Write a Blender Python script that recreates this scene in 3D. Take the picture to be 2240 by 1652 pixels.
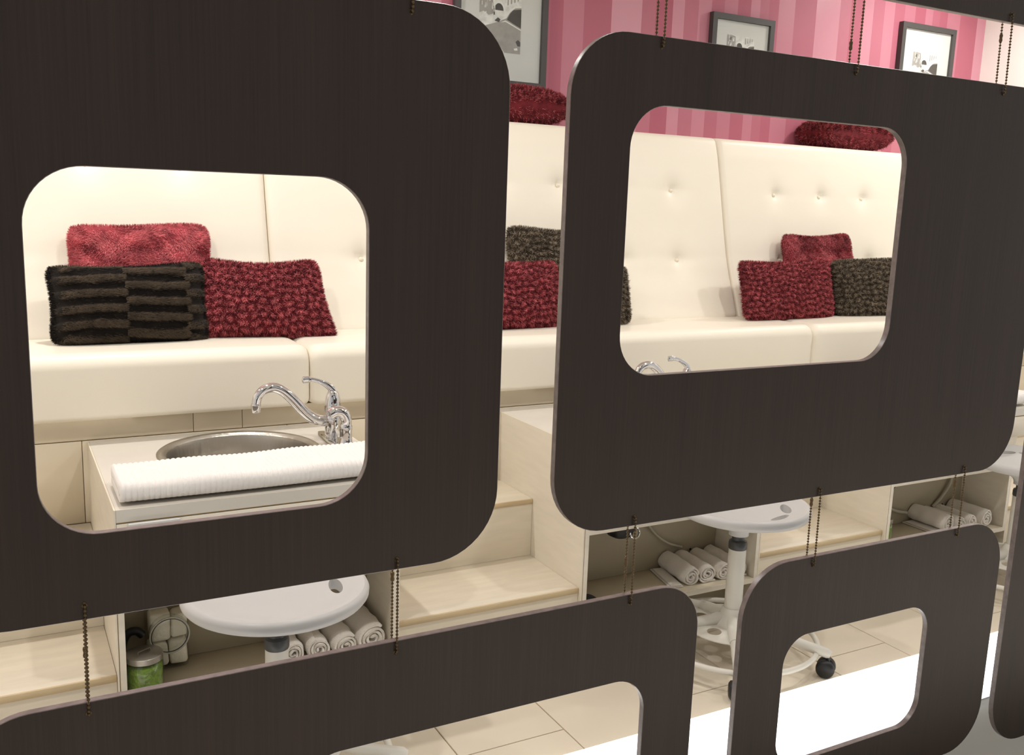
import bpy, bmesh, math, random
import numpy as np
from mathutils import Vector, Matrix
for o in list(bpy.data.objects): bpy.data.objects.remove(o)
sc = bpy.context.scene
COL = sc.collection
PI = math.pi
random.seed(7); rng = np.random.default_rng(7)

# ---------------------------------------------------------------- camera
CAM_H = 1.372
cam_d = bpy.data.cameras.new('camera'); cam = bpy.data.objects.new('camera', cam_d); COL.objects.link(cam)
cam_d.sensor_width = 36.0; cam_d.lens = 33.429; cam_d.clip_start = .02
def _cam():
    y, p, r = math.radians(28.67632864), math.radians(10.33271179), math.radians(1.97382253)
    R0 = Matrix(((1,0,0),(0,0,-1),(0,1,0)))
    Ry = Matrix(((math.cos(y),0,-math.sin(y)),(0,1,0),(math.sin(y),0,math.cos(y))))
    Rp = Matrix(((1,0,0),(0,math.cos(p),-math.sin(p)),(0,math.sin(p),math.cos(p))))
    Rr = Matrix(((math.cos(r),-math.sin(r),0),(math.sin(r),math.cos(r),0),(0,0,1)))
    R = Rr @ Rp @ Ry @ R0
    M = Matrix.Identity(4)
    for i in range(3):
        M[i][0] = R[0][i]; M[i][1] = -R[1][i]; M[i][2] = -R[2][i]
    M[2][3] = CAM_H
    return M
cam.matrix_world = _cam()
sc.camera = cam

# ---------------------------------------------------------------- light and exposure
sc.view_settings.view_transform = 'Standard'; sc.view_settings.look = 'None'
sc.view_settings.gamma = 1.0; sc.view_settings.use_curve_mapping = False
sc.view_settings.exposure = 0.12
w = bpy.data.worlds.new('mall_ambience'); sc.world = w; w.use_nodes = True
w.node_tree.nodes['Background'].inputs[0].default_value = (1.0, .985, .96, 1)
w.node_tree.nodes['Background'].inputs[1].default_value = .54
CEIL = 2.85
BENCH_LAMPS = [(-1.1, 3.0, 30), (.42, 3.0, 66), (4.4, 3.0, 54)]
AISLE_LAMPS = [(-.45, 1.5, 47), (1.1, 1.5, 42), (2.65, 1.5, 42), (4.1, 1.5, 43)]
FLOOR_FILL_LAMPS = [(.6, -.1, 170), (2.0, -.1, 170), (3.4, -.1, 170)]  # added fill lamps, unseen, brightening the floor before the screen
def lamp(x, y, energy, size, blend, aim=None):
    d = bpy.data.lights.new('downlight_beam', 'SPOT'); o = bpy.data.objects.new('downlight_beam', d); COL.objects.link(o)
    d.energy = energy; d.color = (1.0, .985, .95); d.spot_size = math.radians(size); d.spot_blend = blend
    d.shadow_soft_size = .035
    o.location = (x, y, CEIL-.02)
    if aim: o.rotation_euler = (Vector(aim)-o.location).to_track_quat('-Z', 'Y').to_euler()
for x, y, e in BENCH_LAMPS: lamp(x, y, e, 162, .8, (x, 3.35, 0))
for x, y, e in AISLE_LAMPS: lamp(x, y, e, 150, .9, (x, y+.9, 0))
for x, y, e in FLOOR_FILL_LAMPS: lamp(x, y, e, 58, .7, (x, y, 0))

# ---------------------------------------------------------------- materials
def lin(c):
    return tuple(((v/255)/12.92 if v/255 <= .04045 else ((v/255+.055)/1.055)**2.4) for v in c)
def mat(name, srgb, rough=.5, metal=0, spec=.5, bump=None, vary=None, coat=0, emis=None, trans=0, ior=1.45, sheen=0, stretch=(1,1,1)):
    m = bpy.data.materials.new(name); m.use_nodes = True
    nt = m.node_tree; b = nt.nodes['Principled BSDF']
    c = lin(srgb)+(1,)
    b.inputs['Base Color'].default_value = c; b.inputs['Roughness'].default_value = rough
    b.inputs['Metallic'].default_value = metal; b.inputs['Specular IOR Level'].default_value = spec
    b.inputs['Coat Weight'].default_value = coat; b.inputs['IOR'].default_value = ior
    b.inputs['Transmission Weight'].default_value = trans; b.inputs['Sheen Weight'].default_value = sheen
    if emis:
        b.inputs['Emission Color'].default_value = (1, .985, .96, 1); b.inputs['Emission Strength'].default_value = emis
    if bump or vary:
        tc = nt.nodes.new('ShaderNodeTexCoord'); mp = nt.nodes.new('ShaderNodeMapping')
        nt.links.new(tc.outputs['Object'], mp.inputs['Vector']); mp.inputs['Scale'].default_value = stretch
    if bump:
        n = nt.nodes.new('ShaderNodeTexNoise'); n.inputs['Scale'].default_value = bump[0]; n.inputs['Detail'].default_value = 4
        bp = nt.nodes.new('ShaderNodeBump'); bp.inputs['Strength'].default_value = bump[1]; bp.inputs['Distance'].default_value = bump[2]
        nt.links.new(mp.outputs[0], n.inputs['Vector']); nt.links.new(n.outputs[0], bp.inputs['Height']); nt.links.new(bp.outputs[0], b.inputs['Normal'])
    if vary:
        n = nt.nodes.new('ShaderNodeTexNoise'); n.inputs['Scale'].default_value = vary[0]; n.inputs['Detail'].default_value = 5
        r = nt.nodes.new('ShaderNodeValToRGB'); r.color_ramp.elements[0].position = .3; r.color_ramp.elements[1].position = .7
        k = vary[1]
        r.color_ramp.elements[0].color = tuple(x*(1-k) for x in c[:3])+(1,); r.color_ramp.elements[1].color = tuple(min(1, x*(1+k)) for x in c[:3])+(1,)
        nt.links.new(mp.outputs[0], n.inputs['Vector']); nt.links.new(n.outputs[0], r.inputs[0]); nt.links.new(r.outputs[0], b.inputs['Base Color'])
    return m
M_ = {}
M_['vinyl'] = mat('cream_vinyl', (243,234,217), .42, bump=(260,.12,.001))
M_['button'] = mat('cream_button', (240,228,206), .4)
M_['laminate'] = mat('cream_laminate', (228,219,202), .45, vary=(9,.035), stretch=(1,1,6))
M_['counter'] = mat('pale_counter_laminate', (214,208,197), .35, vary=(12,.02))
M_['handle'] = mat('pale_grey_pull', (204,202,198), .3)
M_['rimglass'] = mat('thick_glass_rim', (186,182,166), .12, spec=.8)
M_['seam'] = mat('brown_edge_seam', (165,140,90), .6)
M_['niche'] = mat('greige_board_shaded', (166,154,130), .5, vary=(8,.03))  # darker copy of the shelf board, niche shade put into its colour
M_['shelf'] = mat('greige_board_lit', (206,194,170), .4, vary=(8,.03))  # same board as the niche back, lightened as if lit
M_['wood'] = mat('pale_maple_laminate', (224,213,193), .42, vary=(5,.05), stretch=(1.2,7,7))
M_['nosing'] = mat('tan_step_nosing', (205,183,146), .45, vary=(14,.05), stretch=(1,6,6))
M_['tile'] = mat('beige_porcelain_tile', (214,203,184), .28, vary=(2.2,.035), bump=(40,.05,.001))
M_['tile2'] = mat('tan_wall_tile', (220,206,182), .42, vary=(3,.04))
M_['grout'] = mat('tan_grout', (168,147,112), .8)
M_['grey_floor'] = mat('grey_floor_finish', (106,106,100), .5, vary=(4,.03))
M_['bounce_floor'] = mat('pale_bounce_floor', (226,220,210), .3, vary=(3,.03))
M_['acrylic'] = mat('lit_white_acrylic', (250,250,250), .3, emis=1.5)
M_['boxgrey'] = mat('grey_painted_kerb', (140,140,134), .5)
M_['white_paint'] = mat('white_wall_paint', (236,231,224), .6)
M_['ceiling'] = mat('ceiling_paint', (235,232,226), .7)
M_['espresso_edge'] = mat('espresso_edge_band', (100,89,86), .36, spec=.95, bump=(260,.2,.0008), vary=(70,.3))
M_['chrome'] = mat('polished_chrome', (225,225,226), .06, 1)
M_['steel'] = mat('brushed_steel', (196,192,184), .33, 1, bump=(60,.8,.002), stretch=(1,1,.01))
M_['black_metal'] = mat('blackened_bead_metal', (92,76,54), .32, .85)
M_['stool'] = mat('white_stool_plastic', (192,190,188), .38)
M_['stool_metal'] = mat('white_powder_coated_metal', (208,203,192), .4)
M_['collar'] = mat('dark_grey_collar', (62,62,62), .4)
M_['rubber'] = mat('black_rubber', (28,28,30), .45)
M_['terry'] = mat('white_terry_cloth', (236,228,217), .95, bump=(420,.7,.004), sheen=.3)
M_['ribbed'] = mat('white_ribbed_towel', (238,233,228), .95, bump=(500,.4,.002), sheen=.2)
M_['frame'] = mat('charcoal_frame', (74,72,70), .45)
M_['matboard'] = mat('white_mat_board', (224,222,220), .85)
M_['print_light'] = mat('print_light', (232,230,228), .5, vary=(38,.22))
M_['print_mid'] = mat('print_mid', (168,162,158), .5, vary=(30,.12))
M_['print_dark'] = mat('print_dark', (66,60,56), .45, vary=(50,.25))
M_['print_white'] = mat('print_white', (244,243,240), .5)
M_['metal_lid'] = mat('brushed_lid', (176,172,166), .35, .85)
M_['salt'] = mat('green_bath_salt', (112,138,48), .8, bump=(160,1,.006), vary=(55,.35))
M_['cotton'] = mat('white_cotton', (240,232,214), .95, bump=(120,.5,.004))
M_['hose'] = mat('translucent_grey_hose', (176,168,150), .35)
M_['knob_white'] = M_['stool']
M_['hole'] = mat('dark_drill_hole', (24,20,16), .9)
M_['lens'] = mat('lit_downlight_lens', (255,250,240), .4, emis=6)
M_['tissue'] = mat('white_tissue', (236,232,226), .9)

def glass(name):
    m = bpy.data.materials.new(name); m.use_nodes = True; nt = m.node_tree
    nt.nodes.remove(nt.nodes['Principled BSDF']); out = nt.nodes['Material Output']
    t = nt.nodes.new('ShaderNodeBsdfTransparent'); g = nt.nodes.new('ShaderNodeBsdfGlossy'); g.inputs['Roughness'].default_value = .03
    t.inputs[0].default_value = (.97,.98,.97,1)
    lw = nt.nodes.new('ShaderNodeLayerWeight'); lw.inputs[0].default_value = .5
    pw = nt.nodes.new('ShaderNodeMath'); pw.operation = 'POWER'; pw.inputs[1].default_value = 4; nt.links.new(lw.outputs['Facing'], pw.inputs[0])
    f = nt.nodes.new('ShaderNodeMath'); f.operation = 'MULTIPLY_ADD'; f.inputs[1].default_value = .7; f.inputs[2].default_value = .03; nt.links.new(pw.outputs[0], f.inputs[0])
    mx = nt.nodes.new('ShaderNodeMixShader')
    nt.links.new(f.outputs[0], mx.inputs[0]); nt.links.new(t.outputs[0], mx.inputs[1]); nt.links.new(g.outputs[0], mx.inputs[2])
    nt.links.new(mx.outputs[0], out.inputs[0]); return m
M_['glass'] = glass('clear_glass')

def wood_panel():
    m = bpy.data.materials.new('espresso_wood_veneer'); m.use_nodes = True; nt = m.node_tree; b = nt.nodes['Principled BSDF']
    tc = nt.nodes.new('ShaderNodeTexCoord'); mp = nt.nodes.new('ShaderNodeMapping'); mp.inputs['Scale'].default_value = (1,1,.012)
    nt.links.new(tc.outputs['Object'], mp.inputs[0])
    n = nt.nodes.new('ShaderNodeTexNoise'); n.inputs['Scale'].default_value = 260; n.inputs['Detail'].default_value = 6; n.inputs['Roughness'].default_value = .65
    n2 = nt.nodes.new('ShaderNodeTexNoise'); n2.inputs['Scale'].default_value = 16; n2.inputs['Detail'].default_value = 3
    nt.links.new(mp.outputs[0], n.inputs['Vector']); nt.links.new(mp.outputs[0], n2.inputs['Vector'])
    ad = nt.nodes.new('ShaderNodeMath'); ad.operation = 'MULTIPLY_ADD'; ad.inputs[1].default_value = .45
    nt.links.new(n2.outputs[0], ad.inputs[0]); nt.links.new(n.outputs[0], ad.inputs[2])
    r = nt.nodes.new('ShaderNodeValToRGB'); r.color_ramp.elements[0].position = .45; r.color_ramp.elements[1].position = 1.0
    r.color_ramp.elements[0].color = lin((37,28,23))+(1,); r.color_ramp.elements[1].color = lin((54,41,34))+(1,)
    nt.links.new(ad.outputs[0], r.inputs[0]); nt.links.new(r.outputs[0], b.inputs['Base Color'])
    b.inputs['Roughness'].default_value = .36; b.inputs['Specular IOR Level'].default_value = .28
    bp = nt.nodes.new('ShaderNodeBump'); bp.inputs['Strength'].default_value = .15; bp.inputs['Distance'].default_value = .0006
    nt.links.new(n.outputs[0], bp.inputs['Height']); nt.links.new(bp.outputs[0], b.inputs['Normal'])
    return m
M_['espresso'] = wood_panel()

def wallpaper():
    m = bpy.data.materials.new('pink_striped_wallpaper'); m.use_nodes = True; nt = m.node_tree; b = nt.nodes['Principled BSDF']
    tc = nt.nodes.new('ShaderNodeTexCoord'); sp = nt.nodes.new('ShaderNodeSeparateXYZ'); nt.links.new(tc.outputs['Object'], sp.inputs[0])
    # stripes: constant ramp over a 1.24 m pattern repeat
    md = nt.nodes.new('ShaderNodeMath'); md.operation = 'MULTIPLY_ADD'; md.inputs[1].default_value = 1/1.24; md.inputs[2].default_value = -2.181/1.24+4
    fr = nt.nodes.new('ShaderNodeMath'); fr.operation = 'FRACT'
    nt.links.new(sp.outputs[0], md.inputs[0]); nt.links.new(md.outputs[0], fr.inputs[0])
    edges = [2.181,2.243,2.349,2.493,2.658,2.735,2.831,2.902,2.983,3.06,3.14,3.22,3.30,3.36]
    tone =  [.15,  .55,  .2,   1.0,  .35,  .1,   .85, .3,   .65,  .2,  .45, .12, .55, .25]
    def ramp(f):
        r = nt.nodes.new('ShaderNodeValToRGB'); r.color_ramp.interpolation = 'CONSTANT'
        while len(r.color_ramp.elements) < len(edges): r.color_ramp.elements.new(.5)
        for e, x, t in zip(r.color_ramp.elements, edges, tone): e.position = (x-2.181)/1.24; e.color = f(t)
        nt.links.new(fr.outputs[0], r.inputs[0]); return r
    a = lin((172,84,104)); c = lin((206,143,157))
    rc = ramp(lambda t: tuple(a[i]+(c[i]-a[i])*t for i in range(3))+(1,))
    rr = ramp(lambda t: (.62-.34*t,)*3+(1,))
    nt.links.new(rc.outputs[0], b.inputs['Base Color']); nt.links.new(rr.outputs[0], b.inputs['Roughness'])
    n = nt.nodes.new('ShaderNodeTexNoise'); n.inputs['Scale'].default_value = 380; n.inputs['Detail'].default_value = 3
    nt.links.new(tc.outputs['Object'], n.inputs['Vector'])
    bp = nt.nodes.new('ShaderNodeBump'); bp.inputs['Strength'].default_value = .35; bp.inputs['Distance'].default_value = .001
    nt.links.new(n.outputs[0], bp.inputs['Height']); nt.links.new(bp.outputs[0], b.inputs['Normal'])
    return m
M_['wallpaper'] = wallpaper()

# ---------------------------------------------------------------- helpers
ORG = {}
def tag(o, label=None, cat=None, group=None, kind=None):
    if label: o['label'] = label
    if cat: o['category'] = cat
    if group: o['group'] = group
    if kind: o['kind'] = kind
    return o
def empty(name, loc, label, cat, group=None, rz=0):
    o = bpy.data.objects.new(name, None); COL.objects.link(o); o.empty_display_size = .05
    o.location = loc; o.rotation_euler = (0,0,rz); ORG[o] = Vector(loc) if rz == 0 else Vector((0,0,0))
    return tag(o, label, cat, group)
def link(name, me, parent=None, org=None):
    o = bpy.data.objects.new(name, me); COL.objects.link(o)
    if parent is not None: o.parent = parent; ORG[o] = ORG.get(parent, Vector((0,0,0)))
    else: ORG[o] = org or Vector((0,0,0))
    return o
def smooth(me, ang=40):
    me.polygons.foreach_set('use_smooth', [True]*len(me.polygons))
    me.set_sharp_from_angle(angle=math.radians(ang))
def build(name, bm, m, parent=None, sm=True, ang=40, base=None):
    """bm in world coordinates -> mesh object; coordinates become relative to the parent's (or own base) origin"""
    off = ORG.get(parent, Vector((0,0,0))) if parent is not None else Vector(base or (0,0,0))
    bm.normal_update()
    me = bpy.data.meshes.new(name); bmesh.ops.translate(bm, verts=bm.verts, vec=-off); bm.to_mesh(me); bm.free()
    ms = m if isinstance(m, (list, tuple)) else [m]
    for x in ms: me.materials.append(M_[x])
    if sm: smooth(me, ang)
    o = link(name, me, parent, off)
    if parent is None: o.location = off; ORG[o] = off
    return o
def bx(bm, x0, x1, y0, y1, z0, z1, bev=0, seg=2, mi=0):
    vs = [bm.verts.new(p) for p in ((x0,y0,z0),(x1,y0,z0),(x1,y1,z0),(x0,y1,z0),(x0,y0,z1),(x1,y0,z1),(x1,y1,z1),(x0,y1,z1))]
    fs = [bm.faces.new([vs[i] for i in f]) for f in ((0,3,2,1),(4,5,6,7),(0,1,5,4),(1,2,6,5),(2,3,7,6),(3,0,4,7))]
    for f in fs: f.material_index = mi
    if bev:
        es = list({e for f in fs for e in f.edges})
        bmesh.ops.bevel(bm, geom=es, offset=bev, segments=seg, profile=.5, affect='EDGES')
    return bm
def box(name, x0, x1, y0, y1, z0, z1, m, parent=None, bev=0, seg=2, sm=True, base=None):
    return build(name, bx(bmesh.new(), x0,x1,y0,y1,z0,z1,bev,seg), m, parent, sm, 50, base)
def lathe(bm, prof, c=(0,0,0), seg=32, axis='z', cap=True, rot=None, mi=0):
    """prof: list of (r, h)"""
    rings = []
    for r, h in prof:
        ring = []
        for k in range(seg):
            a = 2*PI*k/seg; p = Vector((r*math.cos(a), r*math.sin(a), h))
            if axis == 'y': p = Vector((p.x, -p.z, p.y))
            if axis == 'x': p = Vector((p.z, p.x, p.y))
            if rot: p = rot @ p
            ring.append(bm.verts.new(p+Vector(c)))
        rings.append(ring)
    for a, b in zip(rings, rings[1:]):
        for k in range(seg):
            f = bm.faces.new((a[k], a[(k+1)%seg], b[(k+1)%seg], b[k])); f.material_index = mi
    if cap:
        bm.faces.new(rings[0][::-1]).material_index = mi; bm.faces.new(rings[-1]).material_index = mi
    return bm
def tube(bm, pts, rad, seg=12, cap=True, closed=False, flat=1.0, up=None, mi=0):
    pts = [Vector(p) for p in pts]; n = len(pts)
    rads = rad if isinstance(rad, (list, tuple)) else [rad]*n
    rings = []; prev = None
    for i, p in enumerate(pts):
        if closed: t = (pts[(i+1)%n]-pts[i-1]).normalized()
        else: t = (pts[min(i+1,n-1)]-pts[max(i-1,0)]).normalized()
        if prev is None:
            u = Vector(up) if up else (Vector((0,0,1)) if abs(t.z) < .9 else Vector((1,0,0)))
            a = t.cross(u).normalized()
        else:
            a = (prev-t*prev.dot(t)).normalized()
        prev = a; b = t.cross(a).normalized()
        rings.append([bm.verts.new(p+(a*math.cos(2*PI*k/seg)*rads[i]+b*math.sin(2*PI*k/seg)*rads[i]*flat)) for k in range(seg)])
    pr = list(zip(rings, rings[1:]))
    if closed: pr.append((rings[-1], rings[0]))
    for a, b in pr:
        for k in range(seg): bm.faces.new((a[k], a[(k+1)%seg], b[(k+1)%seg], b[k])).material_index = mi
    if cap and not closed:
        bm.faces.new(rings[0][::-1]).material_index = mi; bm.faces.new(rings[-1]).material_index = mi
    return bm
def spline(cp, n=8):
    """Catmull-Rom through control points"""
    cp = [Vector(p) for p in cp]; out = []
    P = [cp[0]*2-cp[1]]+cp+[cp[-1]*2-cp[-2]]
    for i in range(1, len(P)-2):
        for k in range(n):
            t = k/n; a, b, c, d = P[i-1], P[i], P[i+1], P[i+2]
            out.append(.5*((2*b)+(c-a)*t+(2*a-5*b+4*c-d)*t*t+(3*b-a-3*c+d)*t**3))
    out.append(cp[-1]); return out
def boolean_cut(o, cutters):
    for c in cutters:
        md = o.modifiers.new('cut', 'BOOLEAN'); md.object = c; md.operation = 'DIFFERENCE'; md.solver = 'EXACT'
    bpy.context.view_layer.update()
    dg = bpy.context.evaluated_depsgraph_get()
    me = bpy.data.meshes.new_from_object(o.evaluated_get(dg))
    o.modifiers.clear(); old = o.data; o.data = me; bpy.data.meshes.remove(old)
    for c in cutters: bpy.data.objects.remove(c)
    smooth(o.data, 35)
def copy_tree(o, parent=None):
    c = o.copy(); COL.objects.link(c); c.parent = parent; ORG[c] = ORG.get(o, Vector((0,0,0)))
    for ch in list(o.children): copy_tree(ch, c)
    return c
def struct(o): o['kind'] = 'structure'; return o

# ---------------------------------------------------------------- main dimensions
YF, YC, YB, YW = 2.339, 2.268, 2.959, 3.75            # cabinet fronts, bench base face, pink wall
XR, XL = 5.05, -1.75                        # side walls
ZC, Z1, Z2 = .647, .1995, .399              # counter top, first step, second step
CABX = [(.209,.945), (1.55,2.285), (2.914,3.648)]

# ---------------------------------------------------------------- room shell
fl = struct(box('floor', XL, XR+.4, 1.6, YW+.1, -.06, -.004, 'grout', None, sm=False))
px, pyl = .3078, .61
tmesh = {}
for i in range(-6, 14):
    x0 = .959+i*px
    off = 1.96 if i % 2 == 0 else 1.96-.305
    for k in range(-1, 2):
        y0 = off+k*pyl; y1 = y0+pyl
        a, b = max(y0, 1.6)+.0015, min(y1, 2.58)-.0015
        if b-a < .05 or x0 < XL or x0 > XR-.1: continue
        key = (round(b-a,3))
        if key not in tmesh:
            bm = bx(bmesh.new(), .0015, px-.0015, 0, b-a, -.01, 0, .0012, 1)
            me = bpy.data.meshes.new('tile'); bm.to_mesh(me); bm.free(); me.materials.append(M_['tile']); tmesh[key] = me
        t = link('tile', tmesh[key], fl); t.location = (x0, a, 0)
f2 = box('floor', -2.5, 7, 1.02, 1.6, -.06, 0, 'grey_floor', None, sm=False); struct(f2)
f3 = box('floor', -3.5, 8, -2.5, 1.02, -.06, 0, 'bounce_floor', None, sm=False); struct(f3)  # unseen floor, made pale to bounce light onto the low panels
struct(box('wall_back', XL, XR, YW, YW+.1, 0, CEIL, 'wallpaper', None, sm=False))
struct(box('wall_right', XR, XR+.1, 1.6, YW+.1, 0, CEIL, 'white_paint', None, sm=False))
struct(box('wall_left', XL-.1, XL, 1.6, YW+.1, 0, CEIL, 'white_paint', None, sm=False))
struct(box('ceiling', XL-.1, XR+.1, -.5, YW+.1, CEIL+.012, CEIL+.1, 'ceiling', None, sm=False))

# downlight fittings that carry the lamps
rows = (('over the bench', BENCH_LAMPS), ('over the aisle', AISLE_LAMPS), ('before the hanging screen, added to brighten the unseen floor', FLOOR_FILL_LAMPS))
for where, L in rows:
    for n, (x, y, e) in enumerate(L):
        t = empty('downlight', (x, y, CEIL), '%s recessed round downlight in the ceiling %s' % (('leftmost','second','third','rightmost')[n], where), 'downlight', 'ceiling downlights')
        bm = bmesh.new(); lathe(bm, [(.045,.012),(.045,-.002),(.065,-.004),(.068,.0),(.068,.012)], (x,y,CEIL), 28, cap=False)
        build('trim_ring', bm, 'ceiling', t)
        bm = bmesh.new(); lathe(bm, [(.044,.012),(.044,.008)], (x,y,CEIL), 24); build('lens', bm, 'lens', t)

# light box kerb behind the screen
LB = empty('light_box', (2.4, 1.66, 0), 'long low light box with glowing white top on the floor', 'light box')
box('diffuser_sheet', -1.2, 2.62, 1.574, 1.804, .0042, .04, 'acrylic', LB, .002)
box('diffuser_sheet', 2.6215, 4.9, 1.574, 1.804, .0042, .04, 'acrylic', LB, .002)
box('base_plate', -1.19, 4.89, 1.58, 1.798, .0005, .004, 'boxgrey', LB)

# ---------------------------------------------------------------- banquette
BN = empty('banquette', (1.7, 3.2, Z2), 'long cream tufted vinyl banquette built along the pink wall', 'banquette')
bs = box('base', XL+.01, XR-.01, YB+.008, 3.55, Z2-.3, .716, 'grout', BN, sm=False)
def btile(x0, x1, z0, z1): box('tile', x0+.001, x1-.001, YB, YB+.012, z0+.001, z1-.001, 'tile2', bs, .0008, 1)
je = [XL+.01,-1.32,-.71,-.1,.51,.658,1.27,1.88,2.49,3.1,3.71,4.32,XR-.01]
for a, b in zip(je, je[1:]): btile(a, b, .65, .716)
jl = [XL+.01,-1.03,-.42,.195,.8,1.41,2.02,2.63,3.24,3.85,4.46,XR-.01]
for a, b in zip(jl, jl[1:]): btile(a, b, Z2, .649)
SEATZ, SEATF, JY = .910, 2.912, 3.262
def seat_cushion(x0, x1):
    """puffed cushion: rounded box section swept along x, pinched at both ends"""
    bm = bmesh.new(); nx = 60; sec = []
    y0, y1, z0, z1 = SEATF, 3.5, .716, SEATZ
    r = .045; r2 = .018
    for k in range(9): a = PI+PI/2*(k/8); sec.append((y0+r2+math.cos(a)*r2, z0+r2+math.sin(a)*r2))
    sec = sec[::-1]
    for k in range(13): a = PI-PI/2*(k/12); sec.append((y0+r+math.cos(a)*r, z1-r+math.sin(a)*r))
    for k in range(1, 9): sec.append((y0+r+(y1-y0-r)*k/8, z1))
    sec.append((y1, z0))
    yc, zc = (y0+y1)/2, (z0+z1)/2; rings = []
    for i in range(nx+1):
        s = i/nx; s = .5-.5*math.cos(PI*s); s = .5-.5*math.cos(PI*s)
        x = x0+.0015+(x1-x0-.003)*s
        d = min(x-x0, x1-x); e = 0
        if d < .04: e = 1-math.sqrt(max(0, 1-(1-d/.04)**2))
        ring = []
        for (y, z) in sec:
            ty = min(1, max(0, (y1-y)/.5)); ny = y + e*.028*ty*(1 if y < y1-.02 else 0)
            nz = z - (e*.022 if z > zc else -e*.012)
            puff = .006*math.sin(PI*min(1, d/.5)/1.0)*0
            ring.append(bm.verts.new((x, ny, nz)))
        rings.append(ring)
    for a, b in zip(rings, rings[1:]):
        for k in range(len(sec)-1): bm.faces.new((a[k+1], a[k], b[k], b[k+1]))
        bm.faces.new((a[0], a[-1], b[-1], b[0]))
    bm.faces.new(rings[0]); bm.faces.new(rings[-1][::-1])
    bmesh.ops.recalc_face_normals(bm, faces=bm.faces)
    return build('seat_cushion', bm, 'vinyl', BN, ang=60)
for a, b in ((XL+.01,-1.33), (-1.33,.866), (.866,3.058), (3.058,XR-.01)): seat_cushion(a, b)
PROF = [(.900,3.262),(.95,3.283),(1.012,3.306),(1.09,3.338),(1.173,3.366),(1.30,3.398),(1.418,3.425),(1.53,3.451),(1.622,3.474),(1.70,3.5)]
def prof_y(z):
    for (a, ya), (b, yb) in zip(PROF, PROF[1:]):
        if z <= b: return ya+(yb-ya)*max(0, (z-a)/(b-a))
    return PROF[-1][1]
def back_cushion(x0, x1, buttons):
    xs = set(np.linspace(x0+.0015, x1-.0015, int((x1-x0)/.02)+2).tolist())
    for e in (x0+.0015, x1-.0015):
        for k in range(1, 8):
            d = .03*(1-math.cos(PI/2*k/8)); xs.add(e+d if e < (x0+x1)/2 else e-d)
    xs = sorted(xs); z0, z1 = .900, 1.70
    zs = sorted(set(np.linspace(z0, z1, 62).tolist()+[z1-.025*(1-math.cos(PI/2*k/6)) for k in range(1,6)]+[z0+.02*(1-math.cos(PI/2*k/6)) for k in range(1,6)]))
    X, Z = np.meshgrid(xs, zs); Y = np.vectorize(prof_y)(Z) - .012
    dx = np.minimum(X-x0, x1-X); ex = np.clip(1-dx/.03, 0, 1); Y = Y+.03*(1-np.sqrt(1-ex**2))
    ez = np.clip(1-(z1-Z)/.025, 0, 1); Y = Y+.025*(1-np.sqrt(1-ez**2))
    eb = np.clip(1-(Z-z0)/.02, 0, 1); Y = Y+.012*(1-np.sqrt(1-eb**2))
    for bxx, bz in buttons:
        ddx, ddz = X-bxx, Z-bz
        Y = Y+.010*np.exp(-(ddx**2+ddz**2)/(2*.012**2))+.010*np.exp(-(ddx**2+ddz**2)/(2*.035**2))
        up = np.where(ddz > 0, np.exp(-ddz/.035)*np.exp(-(ddx/(.012+.35*np.clip(ddz,0,1)))**2), 0); Y = Y+.010*up
        Y = Y+.005*np.exp(-np.abs(ddx)/.05)*np.exp(-(np.maximum(ddz,0)/.022)**2-(np.minimum(ddz,0)/.008)**2)
    bm = bmesh.new()
    V = [[bm.verts.new((X[i,j], Y[i,j], Z[i,j])) for j in range(len(xs))] for i in range(len(zs))]
    for i in range(len(zs)-1):
        for j in range(len(xs)-1): bm.faces.new((V[i][j], V[i][j+1], V[i+1][j+1], V[i+1][j]))
    n, m = len(zs), len(xs)
    rim = [V[0][j] for j in range(m)]+[V[i][m-1] for i in range(1, n)]+[V[n-1][j] for j in range(m-2, -1, -1)]+[V[i][0] for i in range(n-2, 0, -1)]
    bk = [bm.verts.new((v.co.x, YW-.004, v.co.z)) for v in rim]
    for k in range(len(rim)): q = (k+1) % len(rim); bm.faces.new((rim[q], rim[k], bk[k], bk[q]))
    bm.faces.new(bk)
    o = build('back_cushion', bm, 'vinyl', BN, ang=60)
    for bxx, bz in buttons:
        b = bmesh.new(); yy = prof_y(bz)-.012+.022
        lathe(b, [(.0005,.009),(.005,.0085),(.0085,.006),(.0095,.002),(.009,-.006)], (bxx, yy, bz), 14, 'y', cap=True)
        build('button', b, 'button', o)
G = .2915
def grid(x, n): return [(x+G*k, z) for k in range(n) for z in (1.453, 1.152)]
back_cushion(XL+.01, -1.22, [])
back_cushion(-1.22, .853, grid(-.89, 6))
back_cushion(.853, 2.933, grid(1.19, 6))
back_cushion(2.933, XR-.01, grid(3.255, 6))

# ---------------------------------------------------------------- steps between the cabinets
def steps(x0, x1, where):
    t = empty('step_unit', ((x0+x1)/2, 2.6, 0), 'two pale wood steps ' + where, 'steps', 'steps up to the banquette')
    x0 += .001; x1 -= .001
    fy = YF+.012
    box('tread', x0, x1, fy+.006, 2.665, Z1-.018, Z1, 'wood', t, .001, 1)
    box('nosing', x0, x1, fy, fy+.006, Z1-.018, Z1, 'nosing', t, .001, 1)
    box('riser', x0, x1, fy+.004, fy+.02, 0, Z1-.019, 'wood', t)
    y2 = 2.6565
    box('tread', x0, x1, y2+.006, YB-.001, Z2-.016, Z2, 'wood', t, .001, 1)
    box('nosing', x0, x1, y2, y2+.006, Z2-.016, Z2, 'nosing', t, .001, 1)
    box('riser', x0, x1, y2+.003, y2+.02, Z1+.0005, Z2-.017, 'wood', t)
steps(XL+.002, .209, 'left of the jar cabinet')
steps(.945, 1.55, 'between the jar cabinet and the middle cabinet')
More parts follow.
